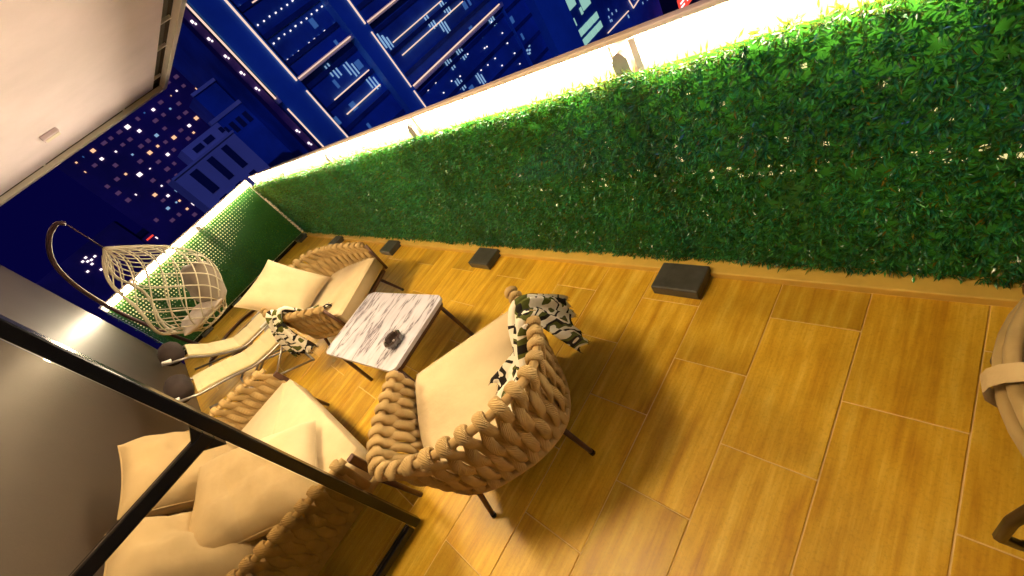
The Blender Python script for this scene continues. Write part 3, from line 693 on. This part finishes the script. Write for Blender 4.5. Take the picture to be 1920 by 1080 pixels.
box('mullion', (62.2, 60.0, -45), (62.5, 60.6, 30), M['bpier'], tw)
for z, n in ((4.53, 10), (6.7, 10), (8.9, 10), (11.1, 10), (13.3, 10)):
    for i in range(n): win(M['winw'], tw, 25.45 + i * .95 + (z * .1) % .2, 60.5, z + random.uniform(-.05, .05), random.uniform(.09, .17), .14, 'spot_lamp', .2)
for x, z in [(55.6, -9.1), (59.9, -11.0), (54.6, -10.7), (55.2, -10.8), (58.8, -8.5), (59.8, -12.8), (60.2, -14.9), (60.1, -16.9), (56.1, -14.8), (55.5, -13.1), (53.3, -13.0), (51.4, -12.8), (44.9, -10.7), (46.9, -11.1), (42.3, -11.1), (42.1, -9.2), (40.1, -9.2), (50.7, -9.5)]: win(M['winw'], tw, x, 60.5, z, random.uniform(.1, .2), .16, 'spot_lamp', .2)
for x, z in [(63.4, -16.2), (64.0, -16.5), (63.6, -16.9), (64.4, -15.9), (63.0, -16.7)]: win(M['winb'], tw, x, 60.5, z, .35, .3, 'window', .2)
for x, z in [(37.95, -.1), (38.4, -.6), (31.2, -.3), (47.2, -2.3), (49., -4.), (51.2, -2.2), (45.9, -8.4), (49., -8.5), (45.5, -11.8), (49.8, -13.5), (58.6, -8.0), (28.9, .9), (32.6, -3.2)]:
    for q in range(3): win(M['winb'], tw, x + q * .55, 60.5, z - .25 * q, .13, 2.1 if q == 1 else 1.5, 'window', .2)
for x, z in [(19.5, 12.1), (19.5, 10.2), (19.5, 8.2), (19.5, 6.2), (19.5, 4.2), (19.5, -1.7), (19.5, -3.6)]:
    a = win(M['winw'], tw, x, 59.3, z, .22, .26, 'edge_lamp', .2)
    win(M['winw'], tw, x + .12, 59.3, z - .3, .14, .16, 'edge_lamp', .2)
box('edge_pilaster', (19.2, 59.42, -45), (20.05, 61, 34), M['bdark'], tw)
for k in range(-12, 10):
    z = k * 3.3 + 1.0
    for x0, x1 in ((24.25, 34.35), (37.35, 62.15), (62.55, 68.55)): box('floor_band', (x0, 60.35, z - .28), (x1, 60.598, z + .28), M['bband'], tw)
for i in range(40):
    x = random.choice([random.uniform(25, 34), random.uniform(38, 61.5), random.uniform(63, 68)]); z = (random.randint(-11, 2)) * 3.3 + 2.6
    win(M['winb2'], tw, x, 60.56, z, random.uniform(.3, 1.1), 1.1, 'window', .1)
# glazed block with green lit rooms
gb = thing('glazed_block', 'blue glazed block with pale green lit rooms beyond the side hedge', 'building', (0, 0, 0))
box('wall', (76.6, 60.4, -45), (112, 80, -8), M['bwall'], gb)
for x, z, w, h in [(80.2, -15.9, 2.6, 2.2), (84.5, -18.0, 3.2, 2.2), (82.2, -18.7, .7, 1.3), (78.7, -19.3, .9, 1.5)]: win(M['wing'], gb, x, 60.3, z, w, h)
for r_, (za, x0) in enumerate(((-21.7, 77.9), (-23.7, 78.0))):
    for i in range(4): win(M['wing'], gb, x0 + 1.1 + i * 2.25, 60.3, za - .05 * i, 2.1, 1.35)
for a, b in (((99.4, -25.2), (100.1, -27.3)), ((100.1, -27.3), (104.4, -26.9)), ((97.8, -26.8), (87.7, -26.4))):
    tube('light_line', [(a[0], 60.2, a[1]), (b[0], 60.2, b[1])], .13, M['ledline'], gb, 6)
for i in range(16): win(M['winb'], gb, 90 + random.random() * 18, 60.3, -30 + random.random() * 9, .22, .5)
sg = thing('red_sign', 'glowing red roof sign with white marks just above the rail', 'sign', (120, 58, -36))
box('sign_board', (-4.2, -.2, -1.7), (6.5, .2, 1.7), M['red'], sg, .1); box('sign_leg', (-3.5, -.1, -9), (-3.2, .1, -1.7), M['bdark'], sg); box('sign_leg', (5.5, -.1, -9), (5.8, .1, -1.7), M['bdark'], sg)
for i, (x, z, w, h) in enumerate(((-2.6, .5, 2.2, .35), (-2.8, -.4, 2.2, .35), (.2, 0, .3, 1.3), (.9, .2, .8, .3), (1.9, 0, .3, 1.1), (2.6, .1, .7, .3), (3.6, 0, .3, 1.0), (4.5, 0, .9, .3))): win(M['winw'], sg, x, -.3, z, w, h, 'sign_mark')
# pale block with dark slots
lb = thing('pale_block', 'pale lilac low block with tall dark window slots and a stepped top', 'building', (0, 0, 0))
s_ = 50 / 60.
def q(x): return x * s_
def zq(z): return 1.7 + (z - 1.7) * s_
box('wall', (q(5.5), 50, -45), (q(13.9), 58, zq(2.5)), M['lilac'], lb); box('penthouse', (q(8.9), 52.6, zq(2.5)), (q(14.2), 58, zq(4.1)), M['lilac'], lb)
box('cornice', (q(5.4), 49.8, zq(2.3)), (q(14.0), 49.997, zq(2.55)), M['lilac'], lb)
for x0, x1 in ((7.0, 8.0), (9.4, 10.2), (11.5, 12.3)):
    for zt, zb_ in ((1.85, -1.0), (-1.8, -4.6), (-5.4, -8.2)): win(M['bslot'], lb, q((x0 + x1) / 2), 49.98, zq((zt + zb_) / 2), q(x1 - x0), (zt - zb_) * s_)
for x in (9.9, 11.4, 13.2): win(M['bslot'], lb, x * 52.6 / 60, 52.58, 1.7 + (3.2 - 1.7) * 52.6 / 60, 1.0 if x < 13 else .4, .5)
# faint stepped block
fb = thing('stepped_block', 'faint blue stepped block between the pale block and the light lined tower', 'building', (0, 0, 0))
box('wall', (15.5, 72, -45), (20.6, 80, 4.5), M['bwall'], fb); box('upper_floor', (16.8, 73, 4.5), (20.4, 80, 8.2), M['bwall'], fb); box('parapet', (15.4, 71.8, 4.5), (20.7, 72.9, 5.0), M['lilac'], fb); box('parapet', (16.7, 72.7, 8.2), (20.5, 73.2, 8.6), M['lilac'], fb)
for i in range(4): win(M['bslot'], fb, 16.2 + i * 1.2, 71.97, 2.8, .7, 1.4)
# far apartment tower with scattered lit windows
ap = thing('apartment_tower', 'dark far apartment tower with scattered lit windows, left of the pale block', 'building', (0, 0, 0))
box('wall', (-.5, 90, -45), (24.5, 110, 16), M['bdark'], ap); box('roof_plant', (8, 94, 16), (14, 104, 19), M['bdark'], ap)
FARW = [(19.6, 11.6), (21.9, 10.3), (14.8, 11.6), (16.3, 10.4), (18.3, 7.4), (16.2, 7.3), (16.6, 5.8), (11.2, 11.5), (11.4, 8.8), (10.9, 7.3), (6.0, 10.3), (4.4, 11.5), (4.7, 10.1), (7.6, 8.7), (9.3, 7.3), (11.2, 5.8), (4.4, 7.1), (5.9, 5.9), (7.8, 2.1), (13.0, 3.3), (5.8, 2.9), (4.4, 3.0), (5.6, 1.7), (6.1, 0.3), (14.2, 7.7), (10.3, 10.3), (6.4, -0.6), (7.0, -1.7), (4.3, 0.7), (5.8, -1.6)]
used = set()
for i, (x, z) in enumerate(FARW):
    gx = round(x / 1.5) * 1.5; gz = round(z / 1.45) * 1.45; used.add((gx, gz))
    f_ = (i * 37 % 10) / 10; win(M[('winw', 'winy', 'winw', 'winb', 'winy')[i % 5]], ap, gx + .35 * math.sin(i * 5.1), 89.95, gz + .2 * math.sin(i * 2.3), .25 + .45 * f_, .22 + .32 * f_)
for i in range(0, 16):
    for k in range(-6, 10):
        gx, gz = i * 1.5, k * 1.45
        if (gx, gz) in used or random.random() < .35 or gx < 1: continue
        if random.random() < .22: win(M[random.choice(('winy', 'winw', 'winb2'))], ap, gx + random.uniform(-.3, .3), 89.95, gz + random.uniform(-.15, .15), random.uniform(.12, .3), random.uniform(.12, .26)); continue
        win(M['wind'], ap, gx + random.uniform(-.2, .2), 89.95, gz, random.uniform(.45, .75), random.uniform(.4, .55))
ft = thing('distant_block', 'very distant dark block with a cluster of small lights behind the hanging chair', 'building', (0, 0, 0))
box('wall', (-22, 120, -45), (-3, 140, 4), M['bdark'], ft)
for x, z in [(-11.5, 2.2), (-11.9, 1.5), (-11.3, 1.3), (-12.4, 2.0), (-11.9, -1.0), (-11.9, .7), (-10.4, 1.4), (-9, -2), (-13.5, .2), (-7, .5)]: win(M['winw'], ft, x, 119.9, z, .45, .35)
rd = thing('low_rise', 'low dark block with one reddish light above the end balustrade', 'building', (0, 0, 0))
box('wall', (-2.8, 118, -45), (14, 135, -1.5), M['bdark'], rd)
win(M['red'], rd, -1.5, 117.9, -2.2, 1.6, .3); win(M['winw'], rd, -.6, 117.9, -3.0, .6, .5); win(M['winw'], rd, 2.4, 117.9, -3.4, .4, .4)
